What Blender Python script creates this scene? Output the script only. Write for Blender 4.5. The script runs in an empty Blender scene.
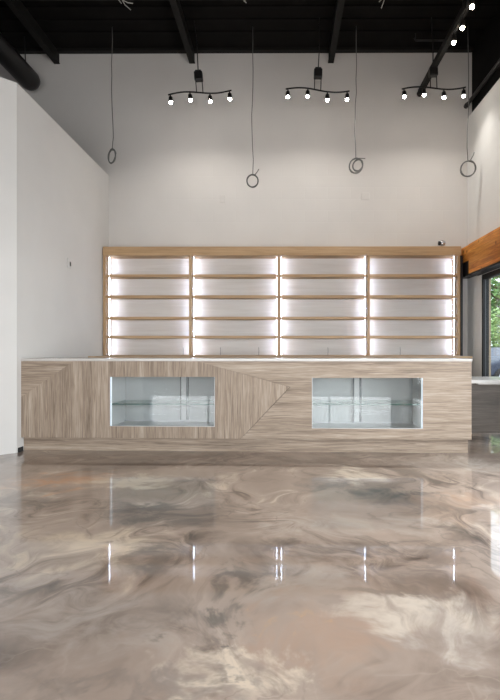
import bpy, bmesh, math, random
from mathutils import Vector, Matrix
from mathutils.geometry import tessellate_polygon
random.seed(7)
PI = math.pi
SC = bpy.context.scene
COL = SC.collection

# ---------------------------------------------------------------- camera
cam_d = bpy.data.cameras.new('camera')
cam = bpy.data.objects.new('camera', cam_d); COL.objects.link(cam)
cam.location = (0, 0, 1.17)
cam.rotation_euler = (PI/2, 0, math.radians(0.3))
cam_d.sensor_fit = 'HORIZONTAL'; cam_d.sensor_width = 36; cam_d.lens = 36
cam_d.shift_x = -29.3/500
cam_d.clip_start = 0.05; cam_d.clip_end = 300
SC.camera = cam

# ---------------------------------------------------------------- world, light, exposure
W = bpy.data.worlds.new('sky'); SC.world = W; W.use_nodes = True
bg = W.node_tree.nodes['Background']
bg.inputs[0].default_value = (0.80, 0.90, 1.0, 1); bg.inputs[1].default_value = 3.6
def area(name, loc, rot, sx, sy, power, col):
    l = bpy.data.lights.new(name, 'AREA'); l.shape = 'RECTANGLE'; l.size = sx; l.size_y = sy
    l.energy = power; l.color = col
    o = bpy.data.objects.new(name, l); COL.objects.link(o); o.location = loc; o.rotation_euler = rot
    return o
def sun(energy, ang):
    l = bpy.data.lights.new('sun', 'SUN'); l.energy = energy; l.angle = math.radians(ang); l.color = (1, .96, .9)
    o = bpy.data.objects.new('sun', l); COL.objects.link(o); o.rotation_euler = Vector((-.10, .50, -.85)).to_track_quat('-Z', 'Y').to_euler()
    return o
sun(3.0, 2)
# daylight entering through the storefront behind the camera and the windows on the right
area('storefront_daylight', (-1.0, -5.25, 1.5), (PI/2, 0, 0), 8.0, 2.4, 330, (1.0, 0.975, 0.94))
for wy, wl in ((2.9, 3.0), (-1.6, 3.6)):
    area('window_daylight', (3.45, wy, 1.25), (PI/2, 0, PI/2), wl, 2.1, 215, (0.97, 0.985, 1.0))
pt = area('window_portal', (3.42, 6.49, 1.22), (PI/2, 0, PI/2), 3.1, 2.3, 1, (1, 1, 1)); pt.data.cycles.is_portal = True
SC.view_settings.view_transform = 'Standard'; SC.view_settings.look = 'None'
SC.view_settings.gamma = 1.0; SC.view_settings.use_curve_mapping = False
SC.view_settings.exposure = 0.15
SC.cycles.max_bounces = 10; SC.cycles.diffuse_bounces = 6; SC.cycles.glossy_bounces = 5
SC.cycles.transmission_bounces = 8; SC.cycles.transparent_max_bounces = 16
SC.cycles.caustics_reflective = False; SC.cycles.caustics_refractive = False
SC.cycles.sample_clamp_indirect = 6
try: SC.cycles.use_denoising = True
except Exception: pass

# ---------------------------------------------------------------- materials
def newmat(name):
    m = bpy.data.materials.new(name); m.use_nodes = True
    return m, m.node_tree.nodes, m.node_tree.links, m.node_tree.nodes['Principled BSDF']
def plain(name, col, rough=.6, metal=0, spec=.5, bump=0, bscale=60, var=0):
    m, n, l, p = newmat(name)
    p.inputs['Base Color'].default_value = (*col, 1); p.inputs['Roughness'].default_value = rough
    p.inputs['Metallic'].default_value = metal; p.inputs['Specular IOR Level'].default_value = spec
    tc = n.new('ShaderNodeTexCoord'); nz = n.new('ShaderNodeTexNoise'); nz.inputs['Scale'].default_value = bscale
    nz.inputs['Detail'].default_value = 4
    l.new(tc.outputs['Object'], nz.inputs['Vector'])
    if var:
        r = n.new('ShaderNodeValToRGB'); l.new(nz.outputs[0], r.inputs[0])
        r.color_ramp.elements[0].position = .3; r.color_ramp.elements[1].position = .7
        r.color_ramp.elements[0].color = (*[c*(1-var) for c in col], 1)
        r.color_ramp.elements[1].color = (*[min(1, c*(1+var)) for c in col], 1)
        l.new(r.outputs[0], p.inputs['Base Color'])
    if bump:
        b = n.new('ShaderNodeBump'); b.inputs['Strength'].default_value = bump; b.inputs['Distance'].default_value = .01
        l.new(nz.outputs[0], b.inputs['Height']); l.new(b.outputs[0], p.inputs['Normal'])
    return m
def emis(name, col, s):
    m, n, l, p = newmat(name)
    p.inputs['Base Color'].default_value = (*col, 1)
    p.inputs['Emission Color'].default_value = (*col, 1); p.inputs['Emission Strength'].default_value = s
    return m
def painted(name, col, block=False, axes='XZ'):
    """painted wall, optionally painted concrete block with faint joints"""
    m, n, l, p = newmat(name)
    p.inputs['Roughness'].default_value = .75; p.inputs['Specular IOR Level'].default_value = .25
    tc = n.new('ShaderNodeTexCoord')
    nz = n.new('ShaderNodeTexNoise'); nz.inputs['Scale'].default_value = 1.1; nz.inputs['Detail'].default_value = 5
    l.new(tc.outputs['Object'], nz.inputs['Vector'])
    r = n.new('ShaderNodeValToRGB'); l.new(nz.outputs[0], r.inputs[0])
    r.color_ramp.elements[0].position = .3; r.color_ramp.elements[1].position = .72
    r.color_ramp.elements[0].color = (*[c*.955 for c in col], 1); r.color_ramp.elements[1].color = (*[c*1.03 for c in col], 1)
    l.new(r.outputs[0], p.inputs['Base Color'])
    fine = n.new('ShaderNodeTexNoise'); fine.inputs['Scale'].default_value = 90; l.new(tc.outputs['Object'], fine.inputs['Vector'])
    b = n.new('ShaderNodeBump'); b.inputs['Strength'].default_value = .06; b.inputs['Distance'].default_value = .004
    l.new(fine.outputs[0], b.inputs['Height'])
    out = b
    if block:
        sp = n.new('ShaderNodeSeparateXYZ'); cb = n.new('ShaderNodeCombineXYZ'); l.new(tc.outputs['Object'], sp.inputs[0])
        l.new(sp.outputs['X' if axes == 'XZ' else 'Y'], cb.inputs['X']); l.new(sp.outputs['Z'], cb.inputs['Y'])
        br = n.new('ShaderNodeTexBrick'); br.inputs['Scale'].default_value = 1
        br.inputs['Brick Width'].default_value = .4; br.inputs['Row Height'].default_value = .2
        br.inputs['Mortar Size'].default_value = .006; br.inputs['Mortar Smooth'].default_value = .6
        l.new(cb.outputs[0], br.inputs['Vector'])
        b2 = n.new('ShaderNodeBump'); b2.invert = True; b2.inputs['Strength'].default_value = .3; b2.inputs['Distance'].default_value = .003
        l.new(br.outputs['Fac'], b2.inputs['Height']); l.new(b.outputs[0], b2.inputs['Normal']); out = b2
    l.new(out.outputs[0], p.inputs['Normal'])
    return m
def wood(name, stops, axis='X', stretch=14, scale=3.0, rough=.5, fine=1.0, spec=.4, warp=.6, bands=0):
    """streaked grain running along one axis (object space)"""
    m, n, l, p = newmat(name)
    tc = n.new('ShaderNodeTexCoord'); mp = n.new('ShaderNodeMapping')
    sc = [scale*stretch]*3; sc['XYZ'.index(axis)] = scale
    mp.inputs['Scale'].default_value = sc; l.new(tc.outputs['Object'], mp.inputs['Vector'])
    a = n.new('ShaderNodeTexNoise'); a.inputs['Scale'].default_value = 1; a.inputs['Detail'].default_value = 6
    a.inputs['Roughness'].default_value = .62; a.inputs['Distortion'].default_value = warp
    l.new(mp.outputs[0], a.inputs['Vector'])
    b = n.new('ShaderNodeTexNoise'); b.inputs['Scale'].default_value = .17; b.inputs['Detail'].default_value = 2
    l.new(mp.outputs[0], b.inputs['Vector'])
    mx = n.new('ShaderNodeMath'); mx.operation = 'MULTIPLY_ADD'; mx.inputs[1].default_value = .62
    m2 = n.new('ShaderNodeMath'); m2.operation = 'MULTIPLY'; m2.inputs[1].default_value = .38
    l.new(b.outputs[0], m2.inputs[0]); l.new(a.outputs[0], mx.inputs[0]); l.new(m2.outputs[0], mx.inputs[2])
    r = n.new('ShaderNodeValToRGB'); l.new(mx.outputs[0], r.inputs[0])
    while len(r.color_ramp.elements) < len(stops): r.color_ramp.elements.new(.5)
    for e, (pos, c) in zip(r.color_ramp.elements, stops): e.position = pos; e.color = (*c, 1)
    col = r.outputs[0]
    if bands:      # laminations / boards stacked in Z
        sp = n.new('ShaderNodeSeparateXYZ'); l.new(tc.outputs['Object'], sp.inputs[0])
        mm = n.new('ShaderNodeMath'); mm.operation = 'MULTIPLY'; mm.inputs[1].default_value = bands; l.new(sp.outputs['Z'], mm.inputs[0])
        fl = n.new('ShaderNodeMath'); fl.operation = 'FLOOR'; l.new(mm.outputs[0], fl.inputs[0])
        wn = n.new('ShaderNodeTexWhiteNoise'); wn.noise_dimensions = '1D'; l.new(fl.outputs[0], wn.inputs['W'])
        rr = n.new('ShaderNodeMapRange'); rr.inputs['To Min'].default_value = .62; rr.inputs['To Max'].default_value = 1.2
        l.new(wn.outputs['Value'], rr.inputs[0])
        fr = n.new('ShaderNodeMath'); fr.operation = 'FRACT'; l.new(mm.outputs[0], fr.inputs[0])
        gt = n.new('ShaderNodeMath'); gt.operation = 'GREATER_THAN'; gt.inputs[1].default_value = .05; l.new(fr.outputs[0], gt.inputs[0])
        g2 = n.new('ShaderNodeMapRange'); g2.inputs['To Min'].default_value = .6; l.new(gt.outputs[0], g2.inputs[0])
        pr = n.new('ShaderNodeMath'); pr.operation = 'MULTIPLY'; l.new(rr.outputs[0], pr.inputs[0]); l.new(g2.outputs[0], pr.inputs[1])
        vm = n.new('ShaderNodeVectorMath'); vm.operation = 'SCALE'; l.new(col, vm.inputs[0]); l.new(pr.outputs[0], vm.inputs['Scale'])
        # knots
        vo = n.new('ShaderNodeTexVoronoi'); vo.inputs['Scale'].default_value = 5.5; l.new(tc.outputs['Object'], vo.inputs['Vector'])
        kr = n.new('ShaderNodeValToRGB'); l.new(vo.outputs['Distance'], kr.inputs[0])
        kr.color_ramp.elements[0].position = .04; kr.color_ramp.elements[0].color = (.25, .18, .12, 1)
        kr.color_ramp.elements[1].position = .20; kr.color_ramp.elements[1].color = (1, 1, 1, 1)
        km = n.new('ShaderNodeVectorMath'); km.operation = 'MULTIPLY'; l.new(vm.outputs[0], km.inputs[0]); l.new(kr.outputs[0], km.inputs[1])
        col = km.outputs[0]
    l.new(col, p.inputs['Base Color'])
    p.inputs['Roughness'].default_value = rough; p.inputs['Specular IOR Level'].default_value = spec
    bu = n.new('ShaderNodeBump'); bu.inputs['Strength'].default_value = .12*fine; bu.inputs['Distance'].default_value = .003
    l.new(a.outputs[0], bu.inputs['Height']); l.new(bu.outputs[0], p.inputs['Normal'])
    return m
def glass(name, tint, refl=.08):
    """thin pane: mostly transparent, fresnel reflection on top"""
    m = bpy.data.materials.new(name); m.use_nodes = True; n, l = m.node_tree.nodes, m.node_tree.links
    n.remove(n['Principled BSDF']); out = n['Material Output']
    t = n.new('ShaderNodeBsdfTransparent'); t.inputs[0].default_value = (*tint, 1)
    g = n.new('ShaderNodeBsdfGlossy'); g.inputs['Roughness'].default_value = .01
    f = n.new('ShaderNodeFresnel'); ge = n.new('ShaderNodeNewGeometry'); mr = n.new('ShaderNodeMapRange')
    mr.inputs['To Min'].default_value = 1.45; mr.inputs['To Max'].default_value = 1/1.45
    l.new(ge.outputs['Backfacing'], mr.inputs[0]); l.new(mr.outputs[0], f.inputs['IOR'])       # same reflection on both faces of the sheet
    mx = n.new('ShaderNodeMixShader'); l.new(f.outputs[0], mx.inputs[0]); l.new(t.outputs[0], mx.inputs[1]); l.new(g.outputs[0], mx.inputs[2])
    l.new(mx.outputs[0], out.inputs[0])
    return m

M = {}
M['wall'] = painted('wall_paint', (.60, .585, .565))
M['wall_block_back'] = painted('painted_block_back', (.60, .575, .55), True, 'XZ')
M['wall_block_right'] = painted('painted_block_right', (.78, .775, .76), True, 'YZ')  # paler than the other walls, making up for the little light here
M['black_deck'] = plain('black_deck_paint', (.0042, .0037, .0034), .8, spec=.12, bump=.3, bscale=4, var=.35)
M['black_joist'] = plain('black_joist_paint', (.0085, .0080, .0072), .6, spec=.2, bump=.1, bscale=20, var=.25)
M['black_metal'] = plain('black_metal', (.012, .011, .011), .4, .3)
M['bronze'] = plain('dark_bronze_frame', (.010, .010, .010), .45, 0, spec=.3)
M['frame_grey'] = plain('grey_frame_bead', (.10, .105, .11), .35, .5)
M['tan'] = plain('tan_exterior_trim', (.30, .235, .16), .8, var=.15, bscale=12, bump=.2)
G1, G2, G3 = (.115, .083, .060), (.300, .230, .172), (.50, .42, .34)
M['lam_h'] = wood('grey_oak_laminate_horizontal', [(.30, G1), (.5, G2), (.70, G3)], 'X', 24, 3.2)
M['lam_v'] = wood('grey_oak_laminate_vertical', [(.30, G1), (.5, G2), (.70, G3)], 'Z', 24, 3.2)
M['lam_dark'] = wood('dark_oak_laminate', [(.3, (.045, .035, .028)), (.5, (.09, .072, .058)), (.72, (.15, .125, .105))], 'X', 24, 3.2)
O1, O2, O3 = (.28, .165, .080), (.43, .275, .145), (.54, .37, .215)
M['oak_x'] = wood('light_oak_lengthwise', [(.3, O1), (.5, O2), (.7, O3)], 'X', 22, 1.8, .45)
M['oak_z'] = wood('light_oak_upright', [(.3, O1), (.5, O2), (.7, O3)], 'Z', 22, 1.8, .45)
M['panel'] = wood('pale_laminate_back', [(.3, (.53, .49, .45)), (.5, (.60, .565, .53)), (.7, (.66, .63, .60))], 'X', 16, 1.2, .4)
M['timber'] = wood('orange_stained_timber', [(.30, (.24, .060, .010)), (.47, (.62, .215, .035)), (.66, (.92, .42, .09))], 'Y', 9, 1.6, .4, bands=10.5, warp=1.4, spec=.25)
M['white_stone'] = plain('white_quartz', (.52, .495, .465), .22, var=.06, bscale=7)
M['case'] = plain('case_liner_white', (.58, .585, .59), .45, var=.04, bscale=5)
M['door_grey'] = plain('sliding_door_grey', (.40, .415, .42), .3)
M['alu'] = plain('satin_aluminium', (.40, .41, .42), .4, .5)
M['glass'] = glass('clear_glass', (.955, .965, .965))
M['glass_green'] = glass('greenish_glass_shelf', (.78, .89, .85))
M['glass_edge'] = plain('green_glass_edge', (.015, .07, .055), .1)
M['led'] = emis('led_strip_light', (.66, .77, 1.0), 40)
M['led_case'] = emis('display_led_light', (.80, .90, 1.0), .6)
M['bulb'] = emis('spot_bulb_light', (1.0, .93, .84), 60)
M['bulb_warm'] = emis('warm_spot_bulb_light', (1.0, .80, .58), 70)
M['cable'] = plain('grey_cable', (.13, .13, .125), .6)
M['cable_dark'] = plain('dark_cable', (.09, .09, .085), .6)
M['wire_white'] = plain('pale_wire', (.5, .5, .46), .6)
M['plate'] = plain('painted_plate', (.565, .54, .515), .5)
M['asphalt'] = plain('asphalt', (.17, .17, .18), .9, var=.2, bscale=3)
M['grass'] = plain('lawn', (.12, .22, .05), .9, var=.4, bscale=5)
M['bark'] = plain('bark', (.09, .065, .045), .9, var=.4, bscale=12, bump=.5)
M['leaf'] = plain('leaf_green', (.10, .21, .055), .6, var=.5, bscale=2.5)
M['leaf_light'] = plain('leaf_light_green', (.24, .36, .13), .6, var=.45, bscale=2.5)
M['car_paint'] = plain('blue_grey_car_paint', (.035, .045, .07), .35, .2)
M['car_glass'] = plain('car_window', (.02, .025, .03), .05)
M['rubber'] = plain('tyre_rubber', (.015, .015, .015), .8)
M['chrome'] = plain('wheel_alloy', (.6, .6, .62), .25, .9)
M['stucco'] = plain('pale_stucco', (.60, .57, .50), .9, var=.08, bscale=3)

# poured epoxy floor: drifts of taupe, cream, rust and charcoal at fixed places on the slab
def px(x, y):                       # floor position that was measured for a feature of the pour
    d = 1.17*500/(y-350); return ((x-282)/500*d, d)
def floor_material():
    m, n, l, p = newmat('poured_marble_epoxy')
    tc = n.new('ShaderNodeTexCoord')
    def noise(scale, det=5, dist=0, rough=.55, vec=None):
        t = n.new('ShaderNodeTexNoise'); t.inputs['Scale'].default_value = scale; t.inputs['Detail'].default_value = det
        t.inputs['Distortion'].default_value = dist; t.inputs['Roughness'].default_value = rough
        l.new(vec or tc.outputs['Object'], t.inputs['Vector']); return t
    def math_(op, a, b=None):
        t = n.new('ShaderNodeMath'); t.operation = op
        for i, v in enumerate((a, b)):
            if v is None: continue
            if isinstance(v, (int, float)): t.inputs[i].default_value = v
            else: l.new(v, t.inputs[i])
        return t.outputs[0]
    def ramp(v, a, b, lo=0, hi=1):
        t = n.new('ShaderNodeMapRange'); t.interpolation_type = 'SMOOTHSTEP'
        t.inputs['From Min'].default_value = a; t.inputs['From Max'].default_value = b
        t.inputs['To Min'].default_value = lo; t.inputs['To Max'].default_value = hi
        l.new(v, t.inputs[0]); return t.outputs[0]
    # warped coordinates
    w1 = noise(.8, 2)
    sub = n.new('ShaderNodeVectorMath'); sub.operation = 'SUBTRACT'; l.new(w1.outputs['Color'], sub.inputs[0]); sub.inputs[1].default_value = (.5, .5, .5)
    scl = n.new('ShaderNodeVectorMath'); scl.operation = 'SCALE'; l.new(sub.outputs[0], scl.inputs[0]); scl.inputs['Scale'].default_value = 1.1
    add = n.new('ShaderNodeVectorMath'); add.operation = 'ADD'; l.new(tc.outputs['Object'], add.inputs[0]); l.new(scl.outputs[0], add.inputs[1])
    w2 = noise(3.0, 3, vec=add.outputs[0])
    sub2 = n.new('ShaderNodeVectorMath'); sub2.operation = 'SUBTRACT'; l.new(w2.outputs['Color'], sub2.inputs[0]); sub2.inputs[1].default_value = (.5, .5, .5)
    scl2 = n.new('ShaderNodeVectorMath'); scl2.operation = 'SCALE'; l.new(sub2.outputs[0], scl2.inputs[0]); scl2.inputs['Scale'].default_value = .45
    add2 = n.new('ShaderNodeVectorMath'); add2.operation = 'ADD'; l.new(add.outputs[0], add2.inputs[0]); l.new(scl2.outputs[0], add2.inputs[1])
    WV = add2.outputs[0]
    base = noise(.8, 5, .3, .5, WV)
    flow = noise(.62, 3, .35, .5, add.outputs[0])
    sp = n.new('ShaderNodeSeparateXYZ'); l.new(add.outputs[0], sp.inputs[0])
    cb = n.new('ShaderNodeCombineXYZ'); l.new(math_('MULTIPLY', flow.outputs[0], 13), cb.inputs[0])
    l.new(math_('MULTIPLY', sp.outputs[0], .8), cb.inputs[1]); l.new(math_('MULTIPLY', sp.outputs[1], .8), cb.inputs[2])
    strand = noise(1.0, 5, .2, .55, cb.outputs[0])
    cb2 = n.new('ShaderNodeCombineXYZ'); l.new(math_('MULTIPLY', flow.outputs[0], 30), cb2.inputs[0])
    l.new(math_('MULTIPLY', sp.outputs[0], 2.6), cb2.inputs[1]); l.new(math_('MULTIPLY', sp.outputs[1], 2.6), cb2.inputs[2])
    fibre = noise(1.0, 5, .3, .62, cb2.outputs[0])
    pmask = noise(.95, 3, .4, .5, add.outputs[0]); pm = ramp(pmask.outputs[0], .44, .60, .12, .95)
    dev = math_('ADD', math_('MULTIPLY', math_('SUBTRACT', strand.outputs[0], .5), .46), math_('MULTIPLY', math_('SUBTRACT', fibre.outputs[0], .5), .50))
    val = math_('ADD', math_('ADD', math_('MULTIPLY', math_('SUBTRACT', base.outputs[0], .5), .50), .508), math_('MULTIPLY', dev, pm))
    r = n.new('ShaderNodeValToRGB'); l.new(val, r.inputs[0])
    st = [(.385, (.070, .050, .040)), (.45, (.205, .150, .118)), (.50, (.365, .278, .225)), (.555, (.455, .355, .290)), (.635, (.70, .57, .46))]
    while len(r.color_ramp.elements) < len(st): r.color_ramp.elements.new(.5)
    for e, (q, c) in zip(r.color_ramp.elements, st): e.position = q; e.color = (*c, 1)
    col = r.outputs[0]
    def mix(col, fac, c, mode='MIX'):
        t = n.new('ShaderNodeMix'); t.data_type = 'RGBA'; t.blend_type = mode
        l.new(fac, t.inputs[0]); l.new(col, t.inputs[6]); t.inputs[7].default_value = (*c, 1)
        return t.outputs[2]
    # veins: thin bright and dark folds where a warped noise crosses its mean
    def vein(scale, width, seedoff, det=4):
        mp = n.new('ShaderNodeMapping'); mp.inputs['Location'].default_value = (seedoff, seedoff*.7, 0); l.new(WV, mp.inputs[0])
        t = noise(scale, det, 1.2, .5, mp.outputs[0])
        a = math_('ABSOLUTE', math_('SUBTRACT', t.outputs[0], .5))
        return ramp(a, 0, width, 1, 0)
    patch = noise(.6, 3, 0, .5, WV)
    v1 = math_('MULTIPLY', vein(.9, .022, 3), ramp(patch.outputs[0], .42, .62))
    col = mix(col, math_('MULTIPLY', v1, .15), (.62, .53, .44))
    v2 = math_('MULTIPLY', vein(1.1, .03, 11), ramp(patch.outputs[0], .60, .40))
    col = mix(col, math_('MULTIPLY', v2, .4), (.10, .078, .066))
    v3 = math_('MULTIPLY', math_('MULTIPLY', vein(2.0, .04, 23, 3), ramp(patch.outputs[0], .5, .66)), .35)
    # measured patches: (pixel centre) half-size in metres, colour, strength
    T = [((250, 455), 4.2, .62, (.11, .066, .044), .95), ((60, 482), .50, .30, (.60, .29, .14), .85), ((455, 500), .45, .18, (.46, .25, .14), .65), ((470, 515), .5, .2, (.36, .25, .18), .4),
         ((325, 632), .28, .30, (.46, .29, .20), .60), ((295, 622), .08, .05, (.60, .36, .18), .5),
         ((352, 474), .27, .30, (.76, .64, .51), 1.0), ((130, 482), .50, .22, (.74, .62, .48), .95), ((85, 548), .45, .28, (.74, .60, .45), .95),
         ((460, 465), .55, .35, (.60, .53, .46), .75), ((320, 525), .45, .22, (.52, .45, .39), .65), ((410, 525), .4, .15, (.52, .45, .39), .5), ((240, 670), .24, .14, (.76, .63, .50), .95),
         ((420, 615), .36, .18, (.70, .60, .50), .9), ((470, 640), .25, .2, (.58, .51, .45), .7), ((20, 590), .35, .3, (.46, .39, .34), .7), ((100, 620), .5, .25, (.45, .38, .33), .7), ((290, 575), .3, .25, (.46, .40, .35), .6),
         ((400, 497), .30, .24, (.07, .06, .056), .95), ((330, 487), .30, .12, (.14, .12, .11), .5), ((160, 512), .55, .28, (.12, .10, .085), .8), ((18, 502), .30, .25, (.11, .105, .105), .70),
         ((205, 612), .26, .10, (.12, .10, .085), .85), ((255, 575), .22, .15, (.11, .09, .078), .85), ((145, 560), .30, .17, (.11, .09, .078), .8), ((80, 690), .25, .08, (.14, .12, .11), .5),
         ((215, 650), .05, .14, (.12, .095, .085), .7), ((440, 560), .4, .08, (.16, .13, .115), .5), ((380, 590), .3, .06, (.18, .15, .13), .5), ((170, 690), .25, .08, (.24, .205, .185), .5)]
    small = noise(5, 4, 0, .6, add.outputs[0])
    wob = n.new('ShaderNodeVectorMath'); wob.operation = 'SUBTRACT'; l.new(small.outputs['Color'], wob.inputs[0]); wob.inputs[1].default_value = (.5, .5, .5)
    ws = n.new('ShaderNodeVectorMath'); ws.operation = 'SCALE'; ws.inputs['Scale'].default_value = .9; l.new(wob.outputs[0], ws.inputs[0])
    ad = n.new('ShaderNodeVectorMath'); ad.operation = 'ADD'; l.new(tc.outputs['Object'], ad.inputs[0]); l.new(ws.outputs[0], ad.inputs[1])
    fib = n.new('ShaderNodeMapping'); fib.inputs['Scale'].default_value = (1.3, 4.5, 1); fib.inputs['Rotation'].default_value = (0, 0, .35)
    l.new(WV, fib.inputs[0]); fm = ramp(math_('MULTIPLY', math_('ADD', strand.outputs[0], fibre.outputs[0]), .5), .42, .56, .25, 1)
    for (q, a, b, c, s) in T:
        X, Y = px(*q)
        mp = n.new('ShaderNodeMapping'); mp.vector_type = 'TEXTURE'; mp.inputs['Location'].default_value = (X, Y, 0)
        mp.inputs['Scale'].default_value = (a, b, 100); l.new(ad.outputs[0], mp.inputs[0])
        ln = n.new('ShaderNodeVectorMath'); ln.operation = 'LENGTH'; l.new(mp.outputs[0], ln.inputs[0])
        f = ramp(ln.outputs['Value'], .25, 1.35, s, 0)
        col = mix(col, math_('MULTIPLY', f, fm), c)
    l.new(col, p.inputs['Base Color'])
    p.inputs['Roughness'].default_value = .35; p.inputs['IOR'].default_value = 1.3
    p.inputs['Coat Weight'].default_value = 1; p.inputs['Coat Roughness'].default_value = .035
    bw = noise(1.6, 2); bu = n.new('ShaderNodeBump'); bu.inputs['Strength'].default_value = .02; bu.inputs['Distance'].default_value = .01
    l.new(bw.outputs[0], bu.inputs['Height']); l.new(bu.outputs[0], p.inputs['Normal']); l.new(bu.outputs[0], p.inputs['Coat Normal'])
    return m
M['floor'] = floor_material()

# ---------------------------------------------------------------- mesh helpers
class MB:
    def __init__(s): s.bm = bmesh.new()
    def box(s, x0, x1, y0, y1, z0, z1, rot=None, piv=None):
        vs = [s.bm.verts.new((x, y, z)) for x in (x0, x1) for y in (y0, y1) for z in (z0, z1)]
        for f in ((0,1,3,2),(4,6,7,5),(0,4,5,1),(2,3,7,6),(0,2,6,4),(1,5,7,3)): s.bm.faces.new([vs[i] for i in f])
        if rot: 
            for v in vs: v.co = rot @ (v.co-Vector(piv)) + Vector(piv)
        return s
    def prism(s, pts, axis, a, b, holes=()):
        """polygon (with holes) in the plane normal to axis, extruded from a to b"""
        def P(u, v, w): return {'Y': (u, w, v), 'Z': (u, v, w), 'X': (w, u, v)}[axis]
        loops = [list(pts)]+[list(h) for h in holes]
        tris = tessellate_polygon([[Vector((u, v, 0)) for u, v in lp] for lp in loops])
        flat = [q for lp in loops for q in lp]
        A = [s.bm.verts.new(P(u, v, a)) for u, v in flat]; B = [s.bm.verts.new(P(u, v, b)) for u, v in flat]
        for t in tris:
            s.bm.faces.new([A[i] for i in t]); s.bm.faces.new([B[i] for i in reversed(t)])
        k = 0
        for lp in loops:
            N = len(lp)
            for i in range(N): s.bm.faces.new((A[k+i], A[k+(i+1) % N], B[k+(i+1) % N], B[k+i]))
            k += N
        return s
    def tube(s, pts, r, seg=8, closed=False, caps=True):
        pts = [Vector(p) for p in pts]; N = len(pts); rings = []; up = None
        for i, p in enumerate(pts):
            a = pts[i-1] if (i > 0 or closed) else p; b = pts[(i+1) % N] if (i < N-1 or closed) else p
            t = (b-a).normalized()
            if up is None: up = Vector((0, 0, 1)) if abs(t.z) < .9 else Vector((1, 0, 0))
            u = t.cross(up).normalized(); v = u.cross(t).normalized(); up = v
            rr = r[i] if isinstance(r, (list, tuple)) else r
            rings.append([s.bm.verts.new(p+u*math.cos(2*PI*k/seg)*rr+v*math.sin(2*PI*k/seg)*rr) for k in range(seg)])
        for i in range(N if closed else N-1):
            A, B = rings[i], rings[(i+1) % N]
            for k in range(seg): s.bm.faces.new((A[k], A[(k+1) % seg], B[(k+1) % seg], B[k]))
        if caps and not closed: s.bm.faces.new(rings[0][::-1]); s.bm.faces.new(rings[-1])
        return s
    def lathe(s, prof, c, seg=16, axis='Z'):
        rings = []
        for r, h in prof:
            ring = []
            for k in range(seg):
                a = 2*PI*k/seg; u, v = r*math.cos(a), r*math.sin(a)
                o = {'Z': (u, v, h), 'Y': (u, h, v), 'X': (h, u, v)}[axis]
                ring.append(s.bm.verts.new(Vector(c)+Vector(o)))
            rings.append(ring)
        for A, B in zip(rings, rings[1:]):
            for k in range(seg): s.bm.faces.new((A[k], A[(k+1) % seg], B[(k+1) % seg], B[k]))
        s.bm.faces.new(rings[0][::-1]); s.bm.faces.new(rings[-1])
        return s
    def build(s, name, mat, parent=None, bevel=0, smooth=False):
        bmesh.ops.recalc_face_normals(s.bm, faces=s.bm.faces)
        me = bpy.data.meshes.new(name); s.bm.to_mesh(me); s.bm.free()
        for mt in (mat if isinstance(mat, (list, tuple)) else [mat]): me.materials.append(M[mt])
        if smooth:
            for f in me.polygons: f.use_smooth = True
        o = bpy.data.objects.new(name, me); COL.objects.link(o); o.parent = parent
        if bevel:
            b = o.modifiers.new('bevel', 'BEVEL'); b.width = bevel; b.segments = 2; b.limit_method = 'ANGLE'
        return o
def tag(o, label, cat, group=None, kind=None):
    o['label'] = label; o['category'] = cat
    if group: o['group'] = group
    if kind: o['kind'] = kind
    return o
def struct(o): o['kind'] = 'structure'; return o
def empty(name, loc=(0, 0, 0), rz=0):
    o = bpy.data.objects.new(name, None); COL.objects.link(o); o.location = loc; o.rotation_euler = (0, 0, rz)
    o.empty_display_size = .1; return o
def copy_tree(o, parent=None):
    c = o.copy(); COL.objects.link(c); c.parent = parent
    for ch in list(o.children): copy_tree(ch, c)
    return c

# ---------------------------------------------------------------- the room
CEIL = 6.38; YB = 8.70; XR = 3.22; XP = -3.02
struct(MB().box(-8, 3.42, -5, YB+.15, -.15, 0).build('floor', 'floor'))
struct(MB().box(-8, 3.42, YB, YB+.15, 0, CEIL).build('wall_back', 'wall_block_back'))
struct(MB().box(-8.15, -8, -5, YB+.15, 0, CEIL).build('wall_far_left', 'wall'))
# partition on the left: runs back from the counter, cut off at 45 degrees towards the camera
H = 4.215
k = .12
struct(MB().prism([(XP, YB), (XP, 5.68), (-5.2, 3.49), (-5.2, -4.9), (-5.2-k, -4.9), (-5.2-k, 3.54), (XP-k, 5.73), (XP-k, YB)], 'Z', 0, H).build('wall_left', 'wall'))
# right wall with two window openings, its upper band set back and painted black
wins = [(4.9, 8.08), (1.3, 4.5), (-3.5, .4)]
WZ0, WZ1 = .06, 2.38
wr = MB().prism([(-5, 0), (YB, 0), (YB, 5.19), (-5, 5.19)], 'X', XR, XR+.10, [[(a, WZ0), (b, WZ0), (b, WZ1), (a, WZ1)] for a, b in wins])
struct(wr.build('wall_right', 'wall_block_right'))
struct(MB().prism([(-5, 0), (YB, 0), (YB, 5.19), (-5, 5.19)], 'X', XR+.10, XR+.15, [[(a, WZ0), (b, WZ0), (b, WZ1), (a, WZ1)] for a, b in wins]).build('wall_right_outside', 'tan'))
struct(MB().box(XR+.08, XR+.20, -5, YB, 5.19, CEIL).build('wall_right_upper', 'black_deck'))
# front wall behind the camera with a wide storefront opening
struct(MB().prism([(-8, 0), (3.42, 0), (3.42, CEIL), (-8, CEIL)], 'Y', -5.12, -5, [[(-5.1, .3), (3.0, .3), (3.0, 3.2), (-5.1, 3.2)]]).build('wall_front', 'wall'))
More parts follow.
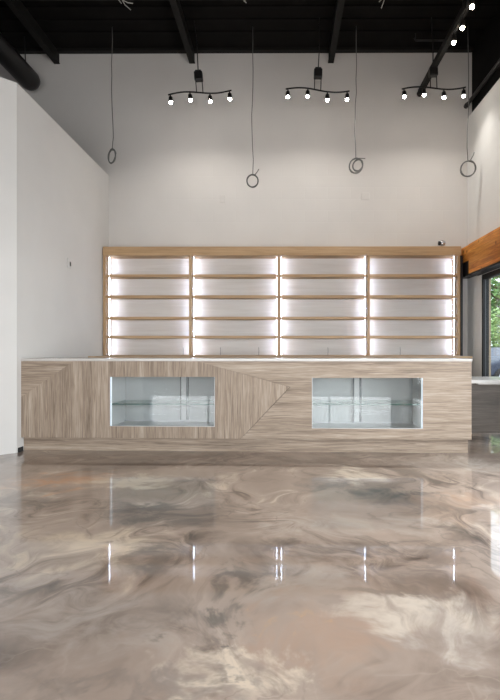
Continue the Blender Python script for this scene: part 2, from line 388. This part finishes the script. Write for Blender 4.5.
# ceiling: dark ribbed deck
cb = MB().box(-8, 3.42, -5, YB+.15, CEIL, CEIL+.12)
struct(cb.build('ceiling', 'black_deck'))
rb = MB()
for i in range(44): y = YB-.55-i*.30; rb.box(-7.99, 3.29, y, y+.10, CEIL-.022, CEIL+.0)
struct(rb.build('trim_1', 'black_deck'))                       # deck ribs
struct(MB().box(-7.99, 3.29, YB-.10, YB-.005, CEIL-.05, CEIL-.001).build('trim_2', 'black_joist'))    # ledger on the back wall
# windows on the right
for i, (a, b) in enumerate(wins):
    w = MB()
    x0, x1 = XR+.002, XR+.098
    w.box(x0, x1, b-.055, b, WZ0, WZ1); w.box(x0, x1, a, a+.055, WZ0, WZ1)
    w.box(x0, x1, a+.055, b-.055, WZ1-.075, WZ1); w.box(x0, x1, a+.055, b-.055, WZ0, WZ0+.09)
    mid = (a+b)/2; w.box(x0+.01, x1-.01, mid-.03, mid+.03, WZ0+.09, WZ1-.075)
    wo = struct(w.build('window_%d' % (i+1), 'bronze', bevel=.004))
    MB().box(x0+.035, x0+.041, b-.062, b-.055, WZ0+.09, WZ1-.075).box(x0+.035, x0+.041, a+.055, b-.062, WZ1-.083, WZ1-.075).build('glazing_bead', 'frame_grey', wo)
    MB().box(x0+.045, x0+.051, a+.055, b-.055, WZ0+.09, WZ1-.075).build('window_pane', 'glass', wo)
# added bulkhead out of view behind the camera, only to keep storefront daylight low
struct(MB().box(-8, XR, -1.6, -1.45, 2.75, CEIL).build('light_blocker', 'wall'))
# storefront mullions behind the camera
w = MB()
for x in (-5.07, -3.05, -1.05, .95, 2.97): w.box(x-.03, x+.03, -5.10, -5.02, .3, 3.2)
w.box(-5.04, 2.94, -5.10, -5.02, .3, .36); w.box(-5.04, 2.94, -5.10, -5.02, 3.14, 3.2)
struct(w.build('window_4', 'bronze'))
struct(MB().box(XP+.001, XP+.013, 5.70, 5.80, 0.0, .05).build('trim_3', 'rubber'))

# ceiling joists
for X, lab in ((-3.92, 'black ceiling joist furthest left, above the round duct'), (-1.56, 'black ceiling joist left of centre, beside the first track light cord'), (.85, 'black ceiling joist right of centre, beside the middle track light cord')):
    j = MB().box(X-.05, X+.05, -4.9, YB-.002, CEIL-.225, CEIL-.21).box(X-.04, X+.04, -4.9, YB-.002, CEIL-.21, CEIL-.022).build('ceiling_joist', 'black_joist')
    tag(j, lab, 'joist', 'black joists under the ceiling deck')
tag(MB().box(-7.9, 3.28, 7.16, 7.26, CEIL-.13, CEIL-.023).build('ceiling_purlin', 'black_joist'), 'black cross purlin running left to right over the joists', 'beam')
# dark rail that runs back to the wall at upper right
b = empty('ceiling_rail', (2.385, 0, 0))
tag(b, 'dark steel rail at upper right slanting down to the back wall past the track lights', 'rail')
MB().box(-.04, .04, 3.0, YB-.06, 5.57, 5.66).build('rail_bar', 'black_joist', b, bevel=.006)
MB().lathe([(.02, -.03), (.05, -.02), (.055, .02), (.03, .055)], (0, YB-.06, 5.60), 12, 'Y').build('end_cap', 'black_metal', b, smooth=True)
for y in (4.0, 6.6): MB().tube([(0, y, 5.655), (0, y, CEIL-.0)], .008, 6).build('hanger_rod', 'black_metal', b)
# conduit along the right wall
c = MB().tube([(XR-.03+.005, -4.9, 5.40), (XR-.03+.005, YB-.03, 5.40)], .03, 10); c.tube([(XR-.025, YB-.07, 5.40), (XR-.025, YB-.002, 5.40)], .042, 10)
tag(c.build('wall_conduit', 'black_metal', smooth=False), 'dark round conduit running along the top of the right wall', 'conduit')
# short conduits under the deck
tag(MB().tube([(-.55, 7.05, CEIL-.16), (-.1, 7.05, CEIL-.18), (.36, 7.05, CEIL-.155)], .012, 6).build('ceiling_conduit', 'black_metal'), 'thin black conduit under the deck left of the middle track light cord', 'conduit', 'thin conduits under the deck')
for (y, z, x0, x1, lab) in ((7.1, CEIL-.19, 1.83, 2.37, 'upper thin black conduit with bent end at top right'), (8.2, CEIL-.14, 2.17, 2.85, 'lower thin black conduit with bent end at top right, near the back wall')):
    tag(MB().tube([(x0, y, z+.04), (x0+.02, y, z), (x1, y, z)], .015, 6).tube([(x0+.02, y, z+.001), (x0+.02, y, CEIL-.02)], .008, 6).tube([(x1-.03, y, z+.001), (x1-.03, y, CEIL-.02)], .008, 6).build('ceiling_conduit', 'black_metal'), lab, 'conduit', 'thin conduits under the deck')

# round duct at upper left
d = empty('round_duct', (-4.26, 0, 5.73))
tag(d, 'thick black round duct hanging at upper left above the partition', 'duct')
MB().lathe([(.15, .5), (.165, .52), (.165, 8.36), (.168, 8.42), (.15, 8.49), (.10, 8.53)], (0, 0, 0), 28, 'Y').build('duct_pipe', 'black_metal', d, smooth=True)
for y in (2.4, 4.4, 6.4): MB().lathe([(.168, 0), (.176, .01), (.176, .05), (.168, .06)], (0, y, 0), 28, 'Y').build('seam_band', 'black_metal', d, smooth=True)
for y in (5.0, 8.25): MB().tube([(.02, y, .16), (0, y, CEIL-5.73)], .008, 6).build('hanger_wire', 'black_metal', d)

# ---------------------------------------------------------------- orange timber beam over the windows
bt = empty('timber_beam', (XR, 0, 0))
tag(bt, 'orange stained timber beam with knots running above the right-hand window', 'beam')
MB().box(-.17, -.002, -4.9, 8.19, 2.42, 2.90).box(-.165, -.002, 8.19, 8.69, 2.64, 2.895).build('beam_timber', 'timber', bt, bevel=.006)
MB().box(-.15, -.002, 8.195, 8.62, 2.40, 2.638).build('steel_hanger', 'black_metal', bt)
MB().box(-.155, -.002, -4.9, 8.19, 2.385, 2.419).build('head_trim', 'bronze', bt)

# ---------------------------------------------------------------- shelving wall
S = empty('wall_shelving', (0, 8.39, 1.072))
tag(S, 'long backlit light oak shelving unit with four bays on the back counter', 'shelving')
UX = [-2.985, -1.54, -.05, 1.455, 2.965]; D = .295; Z = lambda z: z-1.072
MB().box(-3.008, 3.0, -.012, D, Z(2.755), Z(2.905)).build('header', 'oak_x', S, bevel=.003)
MB().box(3.0005, 3.028, -.005, D, 0, Z(2.75)).build('side_panel', 'black_metal', S)  # no real panel: black strip standing in for the shadow gap beside the shelving
for X in UX: MB().box(X-.022, X+.022, 0, D-.013, 0, Z(2.755)).build('upright', 'oak_z', S, bevel=.002)
for a, b in zip(UX, UX[1:]):
    a += .022; b -= .022
    MB().box(a, b, D-.012, D, 0, Z(2.755)).build('back_panel', 'panel', S)
    MB().box(a, b, .002, D-.012, .0, .012).build('base_board', 'oak_x', S)
    for z in (2.42, 2.068, 1.707, 1.388):
        MB().box(a+.0005, b-.0005, .004, D-.04, Z(z)-.022, Z(z)+.022).build('shelf', 'oak_x', S, bevel=.002)
    for X in (a+.022, b-.022):
        sx = X-.0215 if X < (a+b)/2 else X+.0155
        sx = X-.0215 if X < (a+b)/2 else X+.0035
        cx_ = sx if X < (a+b)/2 else sx+.005
        MB().box(cx_, cx_+.013, D-.166, D-.156, .015, Z(2.752)).build('led_channel', 'alu', S)
        MB().box(sx+.001, sx+.017, D-.1555, D-.150, .015, Z(2.752)).build('led_strip', 'led', S)
for i, (X, h) in enumerate(((-1.70, .13), (-1.06, .13), (-.40, .13), (.79, .13), (2.03, .13))):
    tag(MB().tube([(X, 8.60, 1.085), (X+.004, 8.60, 1.085+h*.6), (X, 8.60, 1.085+h)], .004, 6).build('wire_stub', 'cable'),
        ['short grey wire stub in the first bay from the left, at its right', 'short grey wire stub at left of the second bay', 'short grey wire stub at right of the second bay', 'short grey wire stub at middle of the third bay', 'short grey wire stub at middle of the fourth bay'][i], 'wire', 'wire stubs on the bottom shelf')

# small camera on top of shelving
cm = empty('security_camera', (2.72, 8.52, 2.905))
tag(cm, 'small dark dome camera sitting on the right end of the shelving', 'camera')
MB().lathe([(.045, 0), (.045, .02), (.02, .03), (.015, .05)], (0, 0, 0), 14).build('camera_base', 'alu', cm, smooth=True)
MB().lathe([(.012, -.05), (.04, -.035), (.048, 0), (.04, .035), (.012, .05)], (.012, 0, .085), 14, 'X').build('camera_body', 'chrome', cm, smooth=True)
MB().lathe([(.02, -.02), (.036, -.014), (.04, .01), (.03, .025)], (-.045, -.01, .08), 12, 'X').build('camera_lens', 'black_metal', cm, smooth=True)

# ---------------------------------------------------------------- back counter under shelving
B = empty('back_counter', (0, 7.76, 0))
tag(B, 'back counter with thin worktop below the shelving, mostly hidden by the front counter', 'counter')
MB().box(XP+.005, 2.95, 0, .93, 1.046, 1.071).build('worktop', 'panel', B)
MB().box(XP+.005, 2.95, -.004, -.0005, 1.046, 1.073).build('edge_band', 'oak_x', B)
MB().box(XP+.01, 2.93, .04, .93, .1, 1.0455).build('cabinet_body', 'lam_h', B)
MB().box(XP+.01, 2.93, .10, .93, 0, .0995).build('toe_kick', 'lam_dark', B)
for i in range(8):
    x = XP+.012+i*.742
    dr = MB().box(x, x+.736, .018, .0395, .105, 1.035).build('door', 'lam_v', B, bevel=.002)
    MB().tube([(x+.66, -.01, .80), (x+.66, -.01, .96)], .006, 8).tube([(x+.66, -.01, .82), (x+.66, .018, .82)], .004, 6).tube([(x+.66, -.01, .94), (x+.66, .018, .94)], .004, 6).build('door_handle', 'alu', dr)

# ---------------------------------------------------------------- front counter
ang = -math.atan(.145/5.165)
F = empty('front_counter', (XP-.012, 5.775, 0), ang)
tag(F, 'long grey oak front counter with white top and two glass display windows', 'counter')
L = 5.165; DEP = .72
def U(x): return ((x-21)*1.004+1.6)/452*L
def V(x, y): s = 86.7+(x-21)/452*2.3; return 1.17-(y-350)/s
PT = 1.040; PB = .158
def hole(x0, x1, y0, y1): return [(U(x0), V(x0, y1)), (U(x1), V(x1, y1)), (U(x1), V(x1, y0)), (U(x0), V(x0, y0))]
h1 = hole(111, 217, 377, 426.5); h2 = hole(313.5, 422.5, 378, 428.5)
g = .0025
P1, P2, P3 = (U(200), PT), (U(292), V(292, 387)), (U(243), PB)
A1, A2 = (U(74), PT), (0, V(21, 398))
tri = MB().prism([(0, A2[1]), (A1[0], PT), (0, PT)], 'Y', 0, .02).build('front_panel', 'lam_h', F)
MB().prism([(0, PB), (P3[0]-g, PB), (P2[0]-g*2, P2[1]), (P1[0]-g, PT), (A1[0], PT), A2], 'Y', 0, .02, [h1]).build('front_panel', 'lam_v', F)
MB().prism([(P3[0]+g, PB), (L, PB), (L, PT), (P1[0]+g, PT), (P2[0]+g, P2[1])], 'Y', 0, .02, [h2]).build('front_panel', 'lam_h', F)
# worktop, plinth, carcass
MB().box(0, L+.008, -.008, DEP+.02, 1.0415, 1.072).build('worktop', 'white_stone', F, bevel=.002)
MB().box(.01, L-.02, .06, .075, 0, PB+.01).build('toe_kick', 'lam_h', F)
MB().box(L-.03, L-.02, .0755, DEP-.05, 0, PB).build('toe_return', 'lam_dark', F)  # dark laminate paints in the shade on this return
MB().box(L-.02, L, .021, DEP, PB, 1.041).build('side_panel', 'lam_h', F)
MB().box(.0, .02, .021, DEP, .16, 1.041).build('side_panel', 'lam_h', F)
MB().box(.021, L-.021, .021, DEP, PB+.011, PB+.029).build('carcass_bottom', 'lam_h', F)
MB().box(.021, L-.021, .021, .036, 1.0, 1.041).build('top_rail', 'lam_dark', F)
for (x0, x1) in ((0.021, U(108)), (U(220), U(310)), (U(426), L-.021)):
    MB().box(x0, x1, .0205, .0365, PB+.03, .999).build('filler_panel', 'lam_dark', F); MB().box(x0, x1, DEP-.02, DEP, PB+.03, .999).build('back_panel', 'lam_dark', F)
for n_, hh in (('left', h1), ('right', h2)):
    (x0, z0), (x1, _), (_, z1), _q = hh
    z0b, z1b, y0, y1 = z0-.012, z1+.012, .022, .56
    c = empty('display_case'); c.parent = F
    tag_l = 'glass display niche at the %s of the front counter' % n_
    c['label'] = tag_l
    MB().box(x0-.02, x0-.004, y0, y1, z0b-.016, z1b+.016).box(x1+.004, x1+.02, y0, y1, z0b-.016, z1b+.016) \
        .box(x0-.004, x1+.004, y0, y1, z0b-.016, z0b).box(x0-.004, x1+.004, y0, y1, z1b, z1b+.016).build('case_liner', 'case', c)
    mid = x0+(x1-x0)*(.61 if n_ == 'left' else .455)
    MB().box(x0-.003, mid, y1-.016, y1-.008, z0b, z1b).build('sliding_door', 'door_grey', c)
    MB().box(mid-.03, x1+.003, y1-.032, y1-.024, z0b, z1b).build('sliding_door', 'door_grey', c)
    MB().box(mid-.030, mid+.030, y1-.052, y1-.036, z0b, z1b).build('door_stile', 'case', c)
    MB().box(mid-.046, mid-.0305, y1-.046, y1-.0325, z0b, z1b).build('stile_gasket', 'frame_grey', c)
    MB().box(mid+.0305, mid+.058, y1-.046, y1-.0325, z0b, z1b).build('stile_gasket', 'frame_grey', c)
    MB().box(x0-.003, x1+.003, y1-.060, y1-.053, z0b, z0b+.02).box(x0-.003, x1+.003, y1-.060, y1-.053, z1b-.02, z1b).build('door_track', 'alu', c)
    zs = V((111 if n_ == 'left' else 313), 404.7)
    MB().box(x0-.003, x1+.003, .05, y1-.062, zs-.005, zs+.005).build('glass_shelf', 'glass_green', c)
    MB().box(x0-.003, x1+.003, .046, .0495, zs-.008, zs+.008).build('shelf_edge', 'glass_edge', c)
    MB().box(x0+.0005, x1-.0005, .006, .012, z0+.0005, z1-.0005).build('glass_pane', 'glass', c)
    fr = MB(); e = .006
    fr.box(x0+.0005, x0+e, -.001, .0055, z0+.0005, z1-.0005).box(x1-e, x1-.0005, -.001, .0055, z0+.0005, z1-.0005).box(x0+e, x1-e, -.001, .0055, z0+.0005, z0+e)
    fr.build('window_bead', 'case', c)
    for xx in (((x0+.006),) if n_ == 'left' else ((x1-.006),)):
        MB().box(xx-.006, xx+.006, .024, .034, z0b+.001, z1b-.001).build('led_strip', 'led_case', c)

# ---------------------------------------------------------------- low counter at right
Lc = empty('low_counter', (2.24, 6.29, 0))
tag(Lc, 'low white-topped counter with dark oak front beside the front counter', 'counter')
MB().box(0, XR-2.24-.003, -.09, .70, .756, .80).build('worktop', 'white_stone', Lc, bevel=.003)
MB().box(.01, .10, -.095, -.0, .735, .7555).box(.20, XR-2.24-.01, -.07, -.0, .742, .7555).build('edge_support', 'white_stone', Lc)
MB().box(0, XR-2.24-.003, 0, .02, .128, .7555).build('front_panel', 'lam_dark', Lc)
MB().box(XR-2.24-.03, XR-2.24-.003, .021, .68, 0, .7555).build('side_panel', 'lam_dark', Lc)

# ---------------------------------------------------------------- track lights
def wavy(x): return -.03*math.sin(x*2*PI/1.05)
def make_track(bulb):
    """four-lamp wavy track bar, origin at the middle of the bar"""
    t = empty('track_light')
    MB().tube([(x*.05-.5, 0, wavy(x*.05-.5)) for x in range(21)], .012, 8).build('track_bar', 'black_metal', t, smooth=True)
    MB().box(-.065, .065, -.05, .05, .185, .32).box(-.05, .05, -.04, .04, .32, .345).build('power_box', 'black_metal', t, bevel=.012)
    for X in (-.05, .05): MB().tube([(X, 0, wavy(X)), (X, 0, .19)], .008, 6).build('support_rod', 'black_metal', t)
    MB().tube([(0, 0, .34), (.012, 0, .7), (0, 0, CEIL-5.24)], .009, 6).build('power_cord', 'black_metal', t)
    for i, X in enumerate((-.465, -.155, .155, .465)):
        z = wavy(X)
        hd = MB().lathe([(.010, 0), (.012, -.035), (.030, -.045), (.036, -.105), (.034, -.115)], (X, 0, z), 12).build('lamp_head', 'black_metal', t, smooth=True)
        MB().lathe([(.022, -.1155), (.026, -.126), (.023, -.142), (.012, -.150)], (X, 0, z), 12).build('bulb', bulb, hd, smooth=True)
    return t
tr = make_track('bulb'); tr.location = (-1.29, 7.85, 5.215)
tag(tr, 'black four-lamp track light at left, tilting up to the right', 'track light', 'hanging four-lamp track lights')
tr.rotation_euler = (0, math.radians(-4.5), 0)
t2 = copy_tree(tr); t2.location = (.56, 7.85, 5.25); t2.rotation_euler = (0, math.radians(1.8), PI)
t2.rotation_euler = (0, math.radians(1.5), 0)
tag(t2, 'black four-lamp track light in the middle, sloping down to the right', 'track light', 'hanging four-lamp track lights')
t3 = copy_tree(tr); t3.location = (2.38, 7.85, 5.275); t3.rotation_euler = (0, math.radians(-2.0), 0)
tag(t3, 'black four-lamp track light at right, crossed by the slanting rail', 'track light', 'hanging four-lamp track lights')
t4 = make_track('bulb_warm'); t4.location = (2.20, 5.95, 5.245); t4.rotation_euler = (0, 0, PI/2)
tag(t4, 'track light with warm glowing lamps at the top right edge, nearest the viewer', 'track light', 'hanging four-lamp track lights')
# light thrown by the track lamps (each lamp is a downward spot)
def spot(loc, e, col):
    l = bpy.data.lights.new('track_spot', 'SPOT'); l.energy = e; l.color = col; l.spot_size = math.radians(150); l.spot_blend = 1; l.shadow_soft_size = .04
    o = bpy.data.objects.new('track_spot', l); COL.objects.link(o); o.location = loc
for cx in (-1.29, .56, 2.38):
    for dx in (-.465, -.155, .155, .465): spot((cx+dx, 7.85, 5.02), 15, (1, .95, .88))
for dy in (-.465, -.155, .155, .465): spot((2.20, 5.95+dy, 5.02), 15, (1, .88, .74))

# ---------------------------------------------------------------- hanging cables with coils
def coil_obj(pts_list, r, name, parent, mat):
    m = MB()
    for pts in pts_list: m.tube(pts, r, 6)
    return m.build(name, mat, parent, smooth=True)
def ring(cx, cz, rx, rz, turns, tilt=0, jitter=.006, seed=1, y=0):
    R = random.Random(seed); pts = []; N = int(turns*22)
    ph = R.random()*6
    for i in range(N+1):
        a = PI/2+2*PI*i/22; w = 1+jitter*6*math.sin(i*.29+ph)
        u, v = rx*w*math.cos(a), rz*w*math.sin(a)
        pts.append((cx+u*math.cos(tilt)-v*math.sin(tilt), y+.012*math.sin(i*.7+ph), cz+u*math.sin(tilt)+v*math.cos(tilt)))
    return pts
def cable(x, y, z, kind, label, mat):
    t = empty('hanging_cable', (x, y, z)); tag(t, label, 'cable', 'coiled cables hanging from the ceiling')
    top = CEIL-z
    rz = {1: .115, 2: .10, 3: .12, 4: .13}[kind]; rx = {1: .055, 2: .09, 3: .105, 4: .115}[kind]; tl = {1: -.15, 2: .0, 3: -.35, 4: -.6}[kind]
    pts = [(.0, 0, rz*.9)]
    R = random.Random(kind*5)
    for i in range(1, 11):
        f = i/10; pts.append((.022*math.sin(f*7+kind)*(1-f)+R.uniform(-.006, .006), 0, rz+(top-rz)*f))
    MB().tube(pts, .0065, 6).build('wire', mat, t, smooth=True)
    rings = [ring(0, 0, rx, rz, 3.3, tl, .006, kind)]
    if kind == 3: rings.append(ring(.03, .02, rx*.72, rz*.8, 2.2, -.5, .008, 9, .02))
    if kind == 1: rings = [ring(0, 0, rx, rz, 2.2, tl, .012, kind)]
    coil_obj(rings, .011, 'coil', t, mat)
    tail = {1: [(-.01, 0, .11), (.05, 0, .09), (.07, 0, .05)], 2: [(.03, 0, .09), (.07, 0, .14), (.10, 0, .19)], 3: [(-.06, 0, .11), (.05, 0, .125), (.15, 0, .12)], 4: [(.04, 0, .14), (.08, 0, .21), (.10, 0, .27)]}[kind]
    MB().tube(tail, .007, 6).build('loose_end', mat, t, smooth=True)
    return t
cable(-2.74, 8.05, 4.29, 1, 'grey cable with narrow oval coil hanging furthest left', 'cable_dark')
cable(-.47, 8.05, 3.895, 2, 'grey cable with lowest round coil, left of centre', 'cable_dark')
cable(1.19, 8.05, 4.13, 3, 'grey cable with double looped coil, right of centre', 'cable')
cable(2.99, 8.05, 4.08, 4, 'grey cable with tilted ring coil hanging furthest right', 'cable')
for i, (X, Y, lab, pts) in enumerate(((-2.26, 7.0, 'pale loose wires dangling from the ceiling at left', [[(0, 0, 0), (.03, 0, -.08), (.06, 0, -.13), (.14, 0, -.20)], [(.02, 0, -.06), (.10, 0, -.10), (.17, 0, -.11)], [(0, 0, 0), (-.03, 0, -.06), (.01, 0, -.11)]]),
                          (-.55, 7.0, 'pale loose wire dangling from the ceiling at centre', [[(0, 0, 0), (0, 0, -.05), (.05, 0, -.11)], [(0, 0, 0), (.04, 0, -.06), (.02, 0, -.09)]]),
                          (1.41, 7.0, 'pale loose wire dangling from the ceiling right of centre', [[(0, 0, 0), (.02, 0, -.08), (-.02, 0, -.19)], [(0, 0, -.05), (-.05, 0, -.10)]]))):
    m = MB()
    for p_ in pts: m.tube([(0, 0, CEIL-6.14-.022)] + p_[0:1] + p_[1:] if p_[0] == (0, 0, 0) else p_, .006, 6)
    o = m.build('loose_wire', 'wire_white'); o.location = (X, Y, 6.14); tag(o, lab, 'wire', 'loose wires at the ceiling')

# ---------------------------------------------------------------- small fittings on the walls
def plate(loc, rz, label, w=.075, h=.115, mat='plate', slots=2):
    t = empty('wall_plate', loc, rz); tag(t, label, 'wall plate')
    MB().box(-w/2, w/2, -.010, -.0005, -h/2, h/2).build('cover_plate', mat, t, bevel=.003)
    for i in range(slots): zz = (i-(slots-1)/2)*.045; MB().box(-.014, .014, -.0125, -.0102, zz-.012, zz+.012).build('socket', 'plate', t)
plate((-1.03, YB, 3.80), 0, 'small blank wall box high on the back wall, left of centre', .10, .13)
plate((1.45, YB, 3.84), 0, 'small blank wall box high on the back wall, right of centre', .14, .12)
sw = empty('light_switch', (XP, 7.08, 2.40), PI/2); tag(sw, 'small white switch plate alone on the left partition', 'switch')
MB().box(-.06, .06, -.012, -.0005, -.07, .07).build('cover_plate', 'wall', sw, bevel=.003)
MB().box(-.005, .022, -.018, -.0122, -.04, .02).build('toggle', 'black_metal', sw)

# ---------------------------------------------------------------- outside the windows
struct(MB().box(XR+.35, 60, -20, 80, -.25, -.12).build('ground_outside', 'asphalt'))
struct(MB().box(7.6, 60, 22.5, 80, -.1201, -.09).build('lawn_outside', 'grass'))
def tree(x, y, hgt, r, lab, seed, mat, n=1500, leaf=.22, low=.30):
    R = random.Random(seed); t = empty('tree', (x, y, -.12)); tag(t, lab, 'tree', 'trees outside the window')
    tk = MB().tube([(0, 0, 0), (.05, 0, hgt*.3), (-.05, .05, hgt*.6), (0, 0, hgt*.85)], [.22, .16, .11, .04], 10)
    for k in range(6):
        a = R.random()*6.28; z = hgt*(.35+.08*k)
        tk.tube([(0, 0, z), (math.cos(a)*r*.4, math.sin(a)*r*.4, z+r*.25), (math.cos(a)*r*.8, math.sin(a)*r*.8, z+r*.35)], [.08, .05, .02], 6)
    tk.build('trunk', 'bark', t, smooth=True)
    c = bmesh.new()
    for i in range(n):
        while True:
            p = Vector((R.uniform(-1, 1), R.uniform(-1, 1), R.uniform(-1, 1)))
            if .35 < p.length < 1: break
        p = Vector((p.x*r, p.y*r, hgt*((1+low)/2)+p.z*hgt*(1-low)/2))
        q = Matrix.Rotation(R.random()*6.28, 3, 'Z') @ Matrix.Rotation(R.random()*6.28, 3, 'X')
        s = leaf*R.uniform(.6, 1.3)
        vs = [c.verts.new(p+q @ Vector(v)*s) for v in ((-.5, 0, 0), (0, -.3, .08), (.6, 0, 0), (0, .3, .08))]
        c.faces.new(vs)
    me = bpy.data.meshes.new('crown'); c.to_mesh(me); c.free(); me.materials.append(M[mat])
    o = bpy.data.objects.new('crown', me); COL.objects.link(o); o.parent = t
tree(12.4, 27.5, 8.5, 3.0, 'dark green tree furthest left in the window view', 3, 'leaf', 2600, .34, .22)
tree(20.5, 39, 10.0, 4.0, 'tall dark green tree behind the others outside', 5, 'leaf', 3000, .40, .15)
tree(9.9, 22.2, 3.2, 1.5, 'small light green tree outside, behind the parked car', 8, 'leaf_light', 1800, .20, .12)
tree(14.8, 30.4+2, 7.0, 2.4, 'light green tree beyond the lawn', 11, 'leaf_light', 2400, .30, .1)
# parked car
c = empty('parked_car', (9.0, 18.6, -.12), math.radians(8)); tag(c, 'blue grey car parked outside the right-hand window', 'car')
prof = [(-2.2, .35), (-2.25, .75), (-1.5, .92), (-.85, 1.40), (.85, 1.42), (1.65, .98), (2.2, .90), (2.25, .40)]
MB().prism(prof, 'Y', -.85, .85).build('car_body', 'car_paint', c, bevel=.08)
for s in (-1, 1):
    MB().prism([(-1.2, .95), (-.75, 1.33), (.78, 1.34), (1.35, .98)], 'Y', s*.852, s*.862).build('side_window', 'car_glass', c)
    for X in (-1.4, 1.4):
        wl = MB().lathe([(.20, -.11), (.33, -.10), (.33, .10), (.20, .11)], (X, s*.80, .33), 20, 'Y').build('wheel', 'rubber', c, smooth=True)
        MB().lathe([(.05, -.012), (.19, -.010), (.19, .010), (.05, .012)], (X, s*.92, .33), 16, 'Y').build('hubcap', 'chrome', wl)
MB().box(-2.27, -2.2, -.7, -.45, .62, .74).box(-2.27, -2.2, .45, .7, .62, .74).build('headlight', 'chrome', c)
o = MB().box(30, 34, 48, 66, -.12, 3.4).box(29.7, 34.3, 47.7, 66.3, 3.4, 3.7).build('building', 'stucco'); tag(o, 'pale low building seen far behind the trees', 'building')
